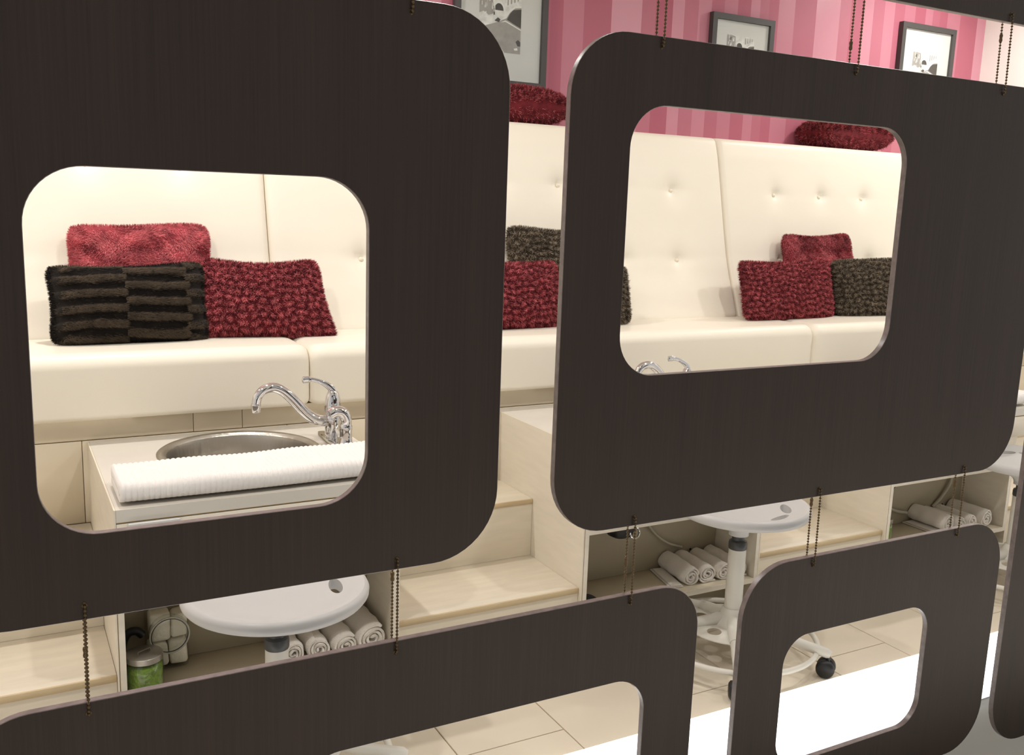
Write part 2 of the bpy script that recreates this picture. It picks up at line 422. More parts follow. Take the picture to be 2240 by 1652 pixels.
steps(2.285, 2.914, 'between the middle cabinet and the far right cabinet')
steps(3.648, XR-.002, 'to the right of the far right cabinet')

# ---------------------------------------------------------------- cabinets
def cabinet(x0, x1, label):
    t = empty('pedicure_cabinet', ((x0+x1)/2, (YF+YB)/2, 0), label, 'cabinet', 'foot bath cabinets')
    th = .0135
    sx, sy, sr = x0+.383, 2.692, .203
    # counter with a round cut-out for the basin
    bm = bmesh.new(); ax0, ax1, ay0, ay1 = x0+.0045, x1-.0045, YC, YB-.001
    angs = sorted([2*PI*k/64 for k in range(64)]+[math.atan2(cy-sy, cx-sx) % (2*PI) for cx in (ax0,ax1) for cy in (ay0,ay1)])
    rects, circ = [], []
    for a in angs:
        c, s = math.cos(a), math.sin(a)
        tt = min([((ax1 if c > 0 else ax0)-sx)/c if abs(c) > 1e-9 else 9, ((ay1 if s > 0 else ay0)-sy)/s if abs(s) > 1e-9 else 9])
        rects.append((sx+c*tt, sy+s*tt)); circ.append((sx+c*sr, sy+s*sr))
    lv = []
    for z in (ZC-.030, ZC): lv.append(([bm.verts.new((p[0],p[1],z)) for p in rects], [bm.verts.new((p[0],p[1],z)) for p in circ]))
    n = len(angs)
    for k in range(n):
        q = (k+1) % n; (r0, c0), (r1, c1) = lv
        bm.faces.new((r1[k], r1[q], c1[q], c1[k])); bm.faces.new((r0[q], r0[k], c0[k], c0[q]))
        bm.faces.new((r0[k], r0[q], r1[q], r1[k])); bm.faces.new((c0[q], c0[k], c1[k], c1[q]))
    build('countertop', bm, 'counter', t, sm=False)
    box('counter_seam', x0+.0047, x1-.0047, YC-.0002, YC+.004, ZC-.0316, ZC-.0302, 'seam', t, sm=False)
    for xa, xb in ((x0, x0+.004), (x1-.004, x1)):
        bm = bmesh.new()
        outl = [(YF,0),(YB-.001,0),(YB-.001,ZC-.0003),(YC+.001,ZC-.0003),(YC+.001,.53),(YF,.53)]
        l0 = [bm.verts.new((xa,y,z)) for y, z in outl]; l1 = [bm.verts.new((xb,y,z)) for y, z in outl]
        bm.faces.new(l0); bm.faces.new(l1[::-1])
        for k in range(6): bm.faces.new((l0[(k+1)%6], l0[k], l1[k], l1[(k+1)%6]))
        bmesh.ops.recalc_face_normals(bm, faces=bm.faces); build('side_panel', bm, 'laminate', t, sm=False)
    box('counter_seam', x0+.0041, x0+.0045, YC+.001, YB-.002, ZC-.02, ZC-.0002, 'seam', t, sm=False)
    box('counter_seam', x1-.0045, x1-.0041, YC+.001, YB-.002, ZC-.02, ZC-.0002, 'seam', t, sm=False)
    box('panel_seam', x0+.0045, x0+.0092, YF+.002, YF+.03, .10, .529, 'seam', t, sm=False)
    box('panel_seam', x1-.0092, x1-.0045, YF+.002, YF+.03, .10, .529, 'seam', t, sm=False)
    box('drawer_box', x0+.0045, x1-.0045, YC+.02, 2.45, .531, .545, 'laminate', t)
    box('carcass_side', x0+.0062, x0+.0205, YF-.001, 2.56, .103, .53, 'laminate', t)
    box('carcass_side', x1-.0205, x1-.0062, YF-.001, 2.56, .103, .53, 'laminate', t)
    box('shelf', x0+.0218, x1-.0218, YF, 2.56, .103, .12, 'shelf', t, .0006, 1)
    box('shelf_edge', x0+.0218, x1-.0218, YF-.003, YF-.0002, .103, .12, 'laminate', t)
    box('niche_top', x0+.0208, x1-.0208, YF, 2.56, .372, .385, 'laminate', t)
    box('top_rail', x0+.0208, x1-.0208, YF-.0008, YF+.015, .3853, .53, 'laminate', t)
    bk = box('niche_back', x0+.0218, x1-.0218, 2.548, 2.56, .1205, .3715, 'niche', t)
    for hx, hz in ((.29,.285), (.37,.30), (.60,.17)):
        b = bmesh.new(); lathe(b, [(.0045,0),(.0045,.001)], (x0+hx, 2.5478, hz), 12, 'y'); build('drill_hole', b, 'hole', bk)
    d = box('drawer_front', x0+.0048, x1-.0048, YC-.0005, YC+.018, .532, ZC-.034, 'laminate', t, .0008, 1)
    bm = bmesh.new(); bx(bm, x0+.028, x0+.145, YC-.014, YC-.0007, .6025, .6148, .003, 3); build('handle', bm, 'handle', d)
    box('toe_kick', x0+.008, x1-.008, 2.45, 2.462, 0, .103, 'niche', t)
    return t
cabs = ['cream cabinet with the folded ribbed towel and the green jar in its niche',
        'middle cream cabinet half hidden by the wide screen panel, rolled towels in its niche',
        'far right cream cabinet with hoses and rolled towels in its niche']
for (a, b), l in zip(CABX, cabs): cabinet(a, b, l)

# ---------------------------------------------------------------- basins and faucets
def sink(x0, label):
    cx, cy = x0+.383, 2.692
    t = empty('basin', (cx, cy, ZC), label, 'sink', 'round steel basins')
    bm = bmesh.new(); lathe(bm, [(.228,.0003),(.228,.003),(.222,.0068),(.214,.0072),(.206,.004),(.2015,-.002)], (cx,cy,ZC), 72, cap=False); build('rim', bm, 'steel', t, ang=60)
    bm = bmesh.new(); lathe(bm, [(.2015,-.002),(.199,-.012),(.197,-.05),(.193,-.11),(.182,-.135),(.15,-.145),(.05,-.149),(.03,-.150)], (cx,cy,ZC), 72, cap=False); build('bowl', bm, 'steel', t, ang=60)
    bm = bmesh.new(); lathe(bm, [(.045,-.147),(.040,-.145),(.033,-.150),(.001,-.150)], (cx,cy,ZC), 24, cap=False); build('drain', bm, 'chrome', t)
for (a, b), l in zip(CABX, ('round brushed steel basin behind the folded ribbed towel', 'round steel basin of the middle cabinet, behind the wide screen panel', 'round steel basin of the far right cabinet')): sink(a, l)
def faucet(x0, label):
    fx, fy, z = x0+.660, 2.705, ZC
    t = empty('faucet', (fx, fy, z), label, 'faucet', 'chrome basin faucets')
    bm = bmesh.new(); lathe(bm, [(.027,0),(.027,.006),(.022,.011),(.001,.012)], (0,0,0), 32)
    bmesh.ops.scale(bm, vec=(1,4.6,1), verts=bm.verts); bmesh.ops.translate(bm, vec=(fx,fy,z), verts=bm.verts); build('base_plate', bm, 'chrome', t, ang=60)
    bm = bmesh.new(); lathe(bm, [(.018,.008),(.018,.018),(.0235,.024),(.0235,.078),(.022,.082),(.022,.088),(.024,.092),(.0245,.112),(.021,.135),(.016,.152),(.012,.158)], (fx,fy,z), 32); build('body', bm, 'chrome', t, ang=50)
    sp = spline([(fx-.015,fy,z+.066),(fx-.05,fy,z+.072),(fx-.085,fy,z+.098),(fx-.125,fy,z+.144),(fx-.152,fy,z+.168),(fx-.178,fy,z+.178),(fx-.205,fy,z+.172),(fx-.222,fy,z+.155),(fx-.228,fy,z+.132)], 8)
    s = build('spout', tube(bmesh.new(), sp, [.0172-.0042*i/(len(sp)-1) for i in range(len(sp))], 16), 'chrome', t, ang=60)
    bm = bmesh.new(); lathe(bm, [(.0135,0),(.0145,-.002),(.0145,-.006),(.0132,-.008),(.0128,-.026),(.010,-.027)], (fx-.228,fy,z+.134), 20); build('aerator', bm, 'chrome', s)
    hp = spline([(fx+.010,fy,z+.118),(fx+.006,fy,z+.146),(fx-.010,fy,z+.170),(fx-.038,fy,z+.187),(fx-.068,fy,z+.195),(fx-.093,fy,z+.195)], 8)
    n = len(hp); rr = [.0165-.0095*min(1, i/(n*.6)) + (.003 if i > n*.8 else 0) for i in range(n)]; rr[-1] = .004
    build('lever_handle', tube(bmesh.new(), hp, rr, 14, flat=.55, up=(0,1,0)), 'chrome', t, ang=60)
    y2 = fy-.1
    bm = bmesh.new(); lathe(bm, [(.024,.006),(.025,.014),(.019,.022),(.018,.055),(.019,.06),(.019,.070),(.016,.078)], (fx+.008,y2,z), 24)
    sy_ = spline([(fx+.008,y2,z+.070),(fx+.009,y2,z+.090),(fx-.001,y2,z+.110),(fx-.021,y2,z+.116),(fx-.040,y2,z+.108)], 6)
    tube(bm, sy_, .0165, 14)
    build('side_sprayer', bm, 'chrome', t, ang=60)
for (a, b), l in zip(CABX, ('chrome single-lever faucet beside the basin with the folded towel', 'chrome faucet peeking over the lower edge of the wide screen panel opening', 'chrome faucet of the far right cabinet')): faucet(a, l)

# ---------------------------------------------------------------- folded ribbed towels on the counters
def folded_towel(x0, x1, y0, y1, label):
    sec = []
    h = .046; r = h/2
    for k in range(15): a = -PI/2-PI*k/14; sec.append((y0+r+math.cos(a)*r, r+math.sin(a)*r))
    for k in range(1, 12): sec.append((y0+r+(y1-y0-r)*k/11, h-.006*math.sin(PI*k/11)))
    sec.append((y1+.002, h*.6)); sec.append((y1, .0))
    bm = bmesh.new(); rings = []; nx = int((x1-x0)/.0016)
    for i in range(nx+1):
        x = x0+(x1-x0)*i/nx; rib = abs(math.sin(PI*(x-x0)/.0128))**.7*.0032; ring = []
        e = min(1, min(x-x0, x1-x)/.006)
        for (y, z) in sec:
            cy, cz = (y0+y1)/2, h/2
            ny = y-(rib*(1 if y < y0+r else 0))+.003*math.sin(x*9)
            nz = max(0, z+(rib if z > h*.55 else 0)*(1 if z > .004 else 0)-(1-e)*.006*(z/h)+.0015*math.sin(x*23+y*40)*(z/h))
            slump = .012*(1-e)*0
            ring.append(bm.verts.new((x+.012*(z/h)*(1 if x < (x0+x1)/2 else -1)*0, ny, ZC+.0075+nz)))
        rings.append(ring)
    n = len(sec)
    for a, b in zip(rings, rings[1:]):
        for k in range(n): bm.faces.new((a[k], a[(k+1)%n], b[(k+1)%n], b[k]))
    bm.faces.new(rings[0][::-1]); bm.faces.new(rings[-1])
    bmesh.ops.recalc_face_normals(bm, faces=bm.faces)
    o = build('folded_towel', bm, 'ribbed', None, ang=70, base=((x0+x1)/2, (y0+y1)/2, ZC+.0075))
    tag(o, label, 'towel', 'folded ribbed towels on the counters')
    # lower fold line
    bm = bmesh.new(); tube(bm, [(x0-.001, y0+.012, ZC+.028), (x0-.001, y0+(y1-y0)*.9, ZC+.03)], .0012, 6); build('fold_edge', bm, 'terry', o)
folded_towel(.226, .938, 2.283, 2.472, 'white ribbed folded towel lying in front of the round basin by the jar cabinet faucet')
folded_towel(2.99, 3.63, 2.283, 2.472, 'white ribbed folded towel on the far right cabinet, at the right edge')

# ---------------------------------------------------------------- rolled towels
def rolled_towel(loc, rz, r, length, turns, label, group, seed=0, tail=0):
    rnd = random.Random(seed); ph = rnd.random()*6
    th = r*.84/turns*.93; path = []
    N = int(turns*28)
    for i in range(N+1):
        a = 2*PI*turns*i/N; q = i/N
        rr = (r-th/2)*(.16+.84*q)*(1+.05*math.sin(2*a+ph)+.03*math.sin(3*a+ph))
        path.append((rr*math.cos(-a+ph), rr*math.sin(-a+ph)*.96))
    zmin = min(p[1] for p in path)
    path = [(p[0], p[1]-zmin+th/2) for p in path]
    bm = bmesh.new(); rows = []; nl = 10
    for j in range(nl+1):
        y = length*j/nl; wob = .0022*math.sin(j*1.7+ph); endr = 1-.06*(1 if j in (0, nl) else 0)
        ro, ri = [], []
        for i, (x, z) in enumerate(path):
            a, b = path[max(0,i-1)], path[min(N,i+1)]
            tx, tz = b[0]-a[0], b[1]-a[1]; l = math.hypot(tx, tz) or 1; nx, nz = -tz/l, tx/l
            cx, cz = 0, r
            hh = th/2*(.62 if j in (0,nl) else 1)
            jy = .003*math.sin(i*.35+ph) if j in (0,nl) else 0
            ro.append(bm.verts.new((x+nx*hh+wob, y+jy, z+nz*hh))); ri.append(bm.verts.new((x-nx*hh+wob, y+jy, z-nz*hh)))
        rows.append((ro, ri))
    for (a, ai), (b, bi) in zip(rows, rows[1:]):
        for k in range(N):
            bm.faces.new((a[k], a[k+1], b[k+1], b[k])); bm.faces.new((ai[k+1], ai[k], bi[k], bi[k+1]))
        bm.faces.new((a[N], ai[N], bi[N], b[N])); bm.faces.new((ai[0], a[0], b[0], bi[0]))
    for (ro, ri), fl_ in ((rows[0], 1), (rows[-1], 0)):
        for k in range(N): bm.faces.new((ro[k], ri[k], ri[k+1], ro[k+1]) if fl_ else (ro[k+1], ri[k+1], ri[k], ro[k]))
    bmesh.ops.recalc_face_normals(bm, faces=bm.faces)
    me = bpy.data.meshes.new('rolled_towel'); bm.to_mesh(me); bm.free(); me.materials.append(M_['terry']); smooth(me, 60)
    o = link('rolled_towel', me); o.location = loc; o.rotation_euler = (0,0,rz)
    tag(o, label, 'towel', group)
    if tail:
        b = bmesh.new(); bx(b, -r*.2, r*tail, .004, length*.95, .0005, .006, .002, 2)
        q = link('loose_flap', (lambda m: m)(bpy.data.meshes.new('loose_flap')), o); b.to_mesh(q.data); b.free(); q.data.materials.append(M_['terry'])
    return o
SH = .1205
for i, (x, r, s, l) in enumerate(((.662,.036,2,'leftmost, beside the stool column'), (.735,.037,5,'second from the stool column'), (.810,.0375,9,'third from the stool column'), (.888,.046,12,'largest, against the right side'))):
    rolled_towel((x-.01, 2.365, SH), .03, r, .178, 3.3, 'rolled white towel in the niche of the jar cabinet, '+l, 'rolled towels in the jar cabinet', s)
for i, (x, y, rz, r, s, l) in enumerate(((2.015,2.372,-.12,.036,3,'leftmost with a loose flap'), (2.085,2.368,-.06,.037,6,'second from the left'), (2.152,2.366,-.05,.034,8,'third, behind the stool column'), (2.222,2.362,-.03,.036,11,'rightmost against the side'))):
    rolled_towel((x, y, SH), rz, r, .17, 3.2, 'rolled white towel in the middle cabinet niche, '+l, 'rolled towels in the middle cabinet', s, tail=1.0 if i else 0)
for i, (x, y, rz, r, s, l) in enumerate(((3.33,2.375,.02,.037,4,'leftmost on a folded cloth'), (3.405,2.372,.02,.034,7,'second from the left'), (3.475,2.372,.02,.036,10,'third from the left'), (3.562,2.37,.02,.041,13,'rightmost and largest'))):
    rolled_towel((x, y, SH+(.012 if i == 0 else 0)), rz, r, .17, 3.2, 'rolled white towel in the far right cabinet niche, '+l, 'rolled towels in the far right cabinet', s)
def cloth_fold(x, y, rz, wd, ln, label):
    bm = bmesh.new()
    for k in range(2): bx(bm, -wd/2+k*.004, wd/2-k*.006, 0, ln-k*.01, .0003+k*.0057, .0055+k*.0057, .002, 2)
    me = bpy.data.meshes.new('folded_cloth'); bm.to_mesh(me); bm.free(); me.materials.append(M_['terry']); smooth(me, 50)
    o = link('folded_cloth', me); o.location = (x, y, SH); o.rotation_euler = (0,0,rz); tag(o, label, 'cloth')
cloth_fold(1.958, 2.375, -.22, .05, .165, 'small white cloth folded flat beside the leftmost towel roll of the middle cabinet')
cloth_fold(3.313, 2.36, .02, .09, .185, 'small white cloth folded flat under the leftmost towel roll of the far right cabinet')

# ---------------------------------------------------------------- jars and small things in the niches
def salt_jar(cx, cy, r, h, label):
    t = empty('salt_jar', (cx, cy, SH), label, 'jar', 'bath salt jars')
    z = SH
    bm = bmesh.new(); lathe(bm, [(r*.93,.0005),(r,.006),(r,h*.78),(r*.9,h*.86),(r*.9,h*.92),(r*.86,h*.92),(r*.86,h*.85),(r*.955,h*.77),(r*.955,.008),(.001,.006)], (cx,cy,z), 40, cap=False); build('glass_body', bm, 'glass', t, ang=60)
    bm = bmesh.new(); lathe(bm, [(r*.90,.008),(r*.945,.012),(r*.945,h*.74),(r*.8,h*.78),(r*.4,h*.76),(.002,h*.79)], (cx,cy,z), 40, cap=False); build('bath_salt', bm, 'salt', t, ang=60)
    bm = bmesh.new(); lathe(bm, [(r*.97,h*.84),(r*.99,h*.85),(r*.99,h*.985),(r*.95,h),(.001,h+.001)], (cx,cy,z), 40); l = build('lid', bm, 'metal_lid', t, ang=40)
    bm = bmesh.new(); a = .5
    pts = [(-.4*r,0),(-.36*r,.007),(.36*r,.007),(.4*r,0)]
    P = [Vector((cx+p*math.cos(a), cy+p*math.sin(a), z+h+q)) for p, q in pts]
    tube(bm, P, .0035, 8, flat=.5); build('lid_handle', bm, 'metal_lid', l)
salt_jar(.278, 2.398, .046, .104, 'green bath salt jar with a brushed metal lid, left in the jar cabinet niche')
salt_jar(2.978, 2.41, .04, .105, 'green bath salt jar half hidden at the left of the far right cabinet niche')
# square glass canister lying on its side, round mouth to the front, full of cotton squares
CN = empty('cotton_canister', (.35, 2.51, SH), 'square glass canister on its side filled with white cotton squares', 'canister')
hw, hd, hz = .053, .05, .172
bm = bmesh.new()
bx(bm, .35-hw, .35+hw, 2.482, 2.546, SH+.0005, SH+hz, .014, 4); build('glass_body', bm, 'glass', CN, ang=50)
bm = bmesh.new()
for ri, ro, y0, y1 in ((.046,.052,2.438,2.463),):
    lathe(bm, [(ri,-0),(ro-.002,-.001),(ro,.002),(ro,.022),(ro-.004,.026),(ri,.026),(ri,0)], (.35, 2.484, SH+hz*.63), 44, 'y', cap=False)
build('mouth_ring', bm, 'glass', CN, ang=40)
bm = bmesh.new()
lathe(bm, [(.0450,.0),(.0465,.001),(.0465,.002),(.0450,.003),(.0450,0)], (.35, 2.462, SH+hz*.63), 44, 'y', cap=False); build('mouth_lip', bm, 'collar', CN)
bm = bmesh.new(); tube(bm, [(.35+.0492*math.cos(2*PI*k/48), 2.461, SH+hz*.63+.0492*math.sin(2*PI*k/48)) for k in range(48)], .0024, 10, closed=True); build('mouth_rim', bm, 'rimglass', CN, ang=60)
for k, (a, b, c, d) in enumerate(((-.05,.0,.012,.072),(.002,.049,.010,.075),(-.049,.006,.076,.148),(.008,.05,.080,.140))):
    bm = bmesh.new(); bx(bm, .35+a*.96, .35+b*.96, 2.487-.003*(k%2), 2.54, SH+c*1.08, SH+d*1.08, .010, 4)
    for v in bm.verts: v.co += Vector((.002*math.sin(v.co.z*90+k), .003*math.sin(v.co.x*120+k*2), .002*math.sin(v.co.x*70)))
    build('cotton_square', bm, 'cotton', CN, ang=60)
# black hose end behind the green jar
bm = bmesh.new(); tube(bm, spline([(.232,2.50,SH+.02),(.238,2.50,SH+.085),(.252,2.495,SH+.118),(.272,2.492,SH+.122),(.286,2.495,SH+.108)], 6), .011, 12)
tag(build('hose_end', bm, 'rubber', None, base=(.25,2.5,SH)), 'black rubber hose end behind the green bath salt jar', 'hose')
# drain trap hanging under the middle basin
bm = bmesh.new(); lathe(bm, [(.030,.08),(.046,.070),(.048,.03),(.042,.010),(.022,.0),(.001,-.001)], (1.783, 2.475, .293), 28)
t = tag(build('drain_trap', bm, 'rubber', None, base=(1.783,2.475,.293)), 'black drain trap with a chrome ring hanging at the top of the middle cabinet niche', 'drain trap')
bm = bmesh.new(); tube(bm, [(1.812+.019*math.cos(a), 2.432+.005*math.sin(a), .318+.019*math.sin(a)) for a in [2*PI*k/20 for k in range(20)]], .0035, 8, closed=True); build('chrome_ring', bm, 'chrome', t)
# crumpled tissue and black puck at the left of the middle niche
bm = bmesh.new(); bmesh.ops.create_icosphere(bm, subdivisions=3, radius=.018)
for v in bm.verts: v.co *= 1+.28*math.sin(v.co.x*300)*math.cos(v.co.z*260+v.co.y*200); v.co += Vector((1.594,2.50,SH+.020))
tag(build('tissue', bm, 'tissue', None, ang=20, base=(1.594,2.50,SH)), 'crumpled white tissue in the left corner of the middle cabinet niche', 'tissue')
bm = bmesh.new(); lathe(bm, [(.034,.0005),(.036,.004),(.034,.014),(.024,.020),(.001,.021)], (1.612,2.400,SH), 28)
tag(build('black_lid', bm, 'rubber', None, base=(1.612,2.40,SH)), 'black round lid on the shelf at the left of the middle cabinet niche', 'lid')
# hoses on the niche backs
def hose(pts, r, m, label, name='hose'):
    bm = bmesh.new(); tube(bm, spline(pts, 8), r, 10); tag(build(name, bm, m, None, base=pts[0]), label, 'hose')
hose([(1.915,2.538,.371),(1.935,2.538,.315),(1.975,2.536,.26),(2.035,2.534,.215),(2.10,2.536,.19)], .0045, 'hose', 'thin pale hose curving down the back of the middle cabinet niche')
hose([(3.06,2.536,.371),(3.075,2.534,.30),(3.12,2.532,.235),(3.19,2.534,.19),(3.28,2.538,.165)], .007, 'hose', 'grey hose curving down the left of the far right cabinet niche')
hose([(3.52,2.536,.371),(3.535,2.534,.33),(3.53,2.533,.27),(3.49,2.534,.215),(3.44,2.538,.17)], .007, 'hose', 'grey hose curving down the right of the far right cabinet niche')
hose([(3.215,2.53,.371),(3.195,2.53,.335),(3.165,2.53,.295),(3.15,2.53,.27)], .011, 'collar', 'short dark drain pipe at the top of the far right cabinet niche', 'drain_pipe')

# ---------------------------------------------------------------- stools
def stool(cx, cy, label, a0, slots, knob=False):
    t = empty('stool', (cx, cy, 0), label, 'stool', 'white rolling stools')
    C = Vector((cx, cy, 0))
    # seat: thick rolled rim dish
    bm = bmesh.new()
    prof = [(.001,.474),(.06,.475),(.11,.479),(.15,.486),(.176,.495),(.190,.501),(.199,.502),(.206,.498),(.210,.490),(.209,.480),(.203,.472),(.19,.466),(.15,.459),(.08,.452),(.001,.450)]
    lathe(bm, prof, (0,0,0), 72, cap=False)
    bmesh.ops.remove_doubles(bm, verts=bm.verts, dist=.003) if False else None
    # close poles
    bmesh.ops.holes_fill(bm, edges=[e for e in bm.edges if e.is_boundary], sides=0)
    # saddle: raise left/right edges a little
    bmesh.ops.translate(bm, verts=bm.verts, vec=C)
    bmesh.ops.recalc_face_normals(bm, faces=bm.faces)
    st = build('seat', bm, 'stool', t, ang=40)
    cut = []
    for k in slots:
        a = math.radians(k)
        b = bmesh.new(); n = 24
        for z in (-.1, .1): pass
        lathe(b, [(.5,-.05),(.5,.05)], (0,0,0), n)
        bmesh.ops.scale(b, vec=(.030,.088,1), verts=b.verts)
        bmesh.ops.rotate(b, cent=(0,0,0), matrix=Matrix.Rotation(a, 3, 'Z'), verts=b.verts)
        bmesh.ops.translate(b, verts=b.verts, vec=Vector((.135*math.cos(a), .135*math.sin(a), .475)))
        me = bpy.data.meshes.new('c'); b.to_mesh(me); b.free()
        co = bpy.data.objects.new('c', me); COL.objects.link(co); co.parent = t; cut.append(co)
    boolean_cut(st, cut)
    bm = bmesh.new(); lathe(bm, [(.112,.458),(.10,.449),(.06,.432),(.036,.418),(.03,.405),(.03,.394),(.024,.392)], C, 28); build('seat_mount', bm, 'stool', t, ang=35)
    kd = Vector((-.62,-.78,0)); kp = C+kd*.1+Vector((0,0,.436))
    if knob:
        bm = bmesh.new(); lathe(bm, [(.020,0),(.022,.006),(.014,.012),(.001,.013)], kp, 20, 'y'); build('lever_knob', bm, 'stool', t)
    bm = bmesh.new(); lathe(bm, [(.0195,.40),(.0195,.378),(.027,.374),(.0285,.368),(.0285,.352),(.0272,.349)], C, 32); build('collar', bm, 'collar', t, ang=35)
    bm = bmesh.new(); lathe(bm, [(.0268,.350),(.0275,.10)], C, 32); build('column', bm, 'stool_metal', t)
    # hub with five sockets and a web plate with holes
    bm = bmesh.new(); lathe(bm, [(.030,.158),(.034,.154),(.040,.136),(.055,.118),(.062,.106),(.040,.100),(.001,.099)], C, 40)
    for k in range(5):
        a = a0+2*PI*k/5; d = Vector((math.cos(a), math.sin(a), 0))
        tube(bm, [C+d*.03+Vector((0,0,.122)), C+d*.148+Vector((0,0,.101))], [.021,.0185], 16)
    hub = build('hub', bm, 'stool_metal', t, ang=40)
    bm = bmesh.new(); lathe(bm, [(.147,.096),(.150,.097),(.150,.100),(.147,.102),(.001,.112),(.001,.100)], C, 60, cap=False)
    bmesh.ops.recalc_face_normals(bm, faces=bm.faces)
    wp = build('web_plate', bm, 'stool_metal', t, ang=40)
    cut = []
    for k in range(5):
        a = a0+2*PI*(k+.5)/5
        b = bmesh.new(); lathe(b, [(.022,.05),(.022,.16)], Vector((.100*math.cos(a), .100*math.sin(a), 0)), 24)
        me = bpy.data.meshes.new('c'); b.to_mesh(me); b.free(); co = bpy.data.objects.new('c', me); COL.objects.link(co); co.parent = t; cut.append(co)
    boolean_cut(wp, cut)
    for k in range(5):
        a = a0+2*PI*k/5; d = Vector((math.cos(a), math.sin(a), 0))
        bm = bmesh.new(); tube(bm, [C+d*.118+Vector((0,0,.1085)), C+d*.20+Vector((0,0,.087)), C+d*.292+Vector((0,0,.074)), C+d*.302+Vector((0,0,.071))], [.0155,.0155,.0155,.011], 16)
        lg = build('leg', bm, 'stool_metal', t, ang=50)
        cs = C+d*.295; sd = Vector((-d.y, d.x, 0))
        bm = bmesh.new(); lathe(bm, [(.007,.075),(.007,.045)], cs, 10)
        rot = Matrix((( sd.x, 0, d.x),(sd.y, 0, d.y),(0,1,0)))
        rotw = Matrix(((d.x,0,sd.x),(d.y,0,sd.y),(0,1,0)))
        ct = build('caster', bm, 'rubber', t)
        for s in (-1, 1):
            bm = bmesh.new()
            prof = [(.001,.001),(.010,.001),(.020,.002),(.0265,.005),(.0278,.012),(.0265,.022),(.019,.027),(.001,.028)]
            lathe(bm, [(r, s*h) for r, h in prof], cs+Vector((0,0,.0281))-d*.004, 26, rot=rotw, cap=False)
            bmesh.ops.recalc_face_normals(bm, faces=bm.faces); build('wheel', bm, 'rubber', ct, ang=50)
    bm = bmesh.new(); tube(bm, [C+Vector((.262*math.cos(2*PI*k/72), .262*math.sin(2*PI*k/72), .066)) for k in range(72)], .0085, 12, closed=True)
    build('foot_ring', bm, 'stool_metal', t, ang=60)
    return t
stool(.523, 2.04, 'white rolling stool in front of the jar cabinet', math.radians(-95), (-8,48))
stool(1.972, 2.115, 'white rolling stool with its base in view, in front of the middle cabinet', math.radians(-54.5), (-33,-75,105,147))
stool(3.374, 2.12, 'white rolling stool at the right edge, in front of the far right cabinet', math.radians(-118), (25,65,205,245), True)

# ---------------------------------------------------------------- pillows
def furmat(name, srgb, k=.3):
    return mat(name, srgb, .9, sheen=.06, spec=.2, vary=(30, k))
M_['fur_red_a'] = furmat('burgundy_fur', (158,66,72)); M_['fur_red_b'] = furmat('burgundy_fur_tips', (206,112,116)); M_['fur_red_c'] = furmat('burgundy_fur_shade', (106,34,40))
M_['fur_plush_a'] = furmat('plush_burgundy_fur', (186,86,92)); M_['fur_plush_b'] = furmat('plush_burgundy_tips', (212,116,120)); M_['fur_plush_c'] = furmat('plush_burgundy_shade', (138,52,58))
M_['fur_brown_a'] = furmat('taupe_brown_fur', (108,96,80)); M_['fur_brown_b'] = furmat('grey_brown_fur_tips', (152,138,120)); M_['fur_brown_c'] = furmat('brown_fur_shade', (64,53,42))
M_['fur_rib_a'] = furmat('taupe_rib_fur', (68,58,47)); M_['fur_rib_b'] = furmat('taupe_rib_fur_tips', (82,70,57)); M_['fur_rib_c'] = furmat('black_brown_fur', (33,28,24))
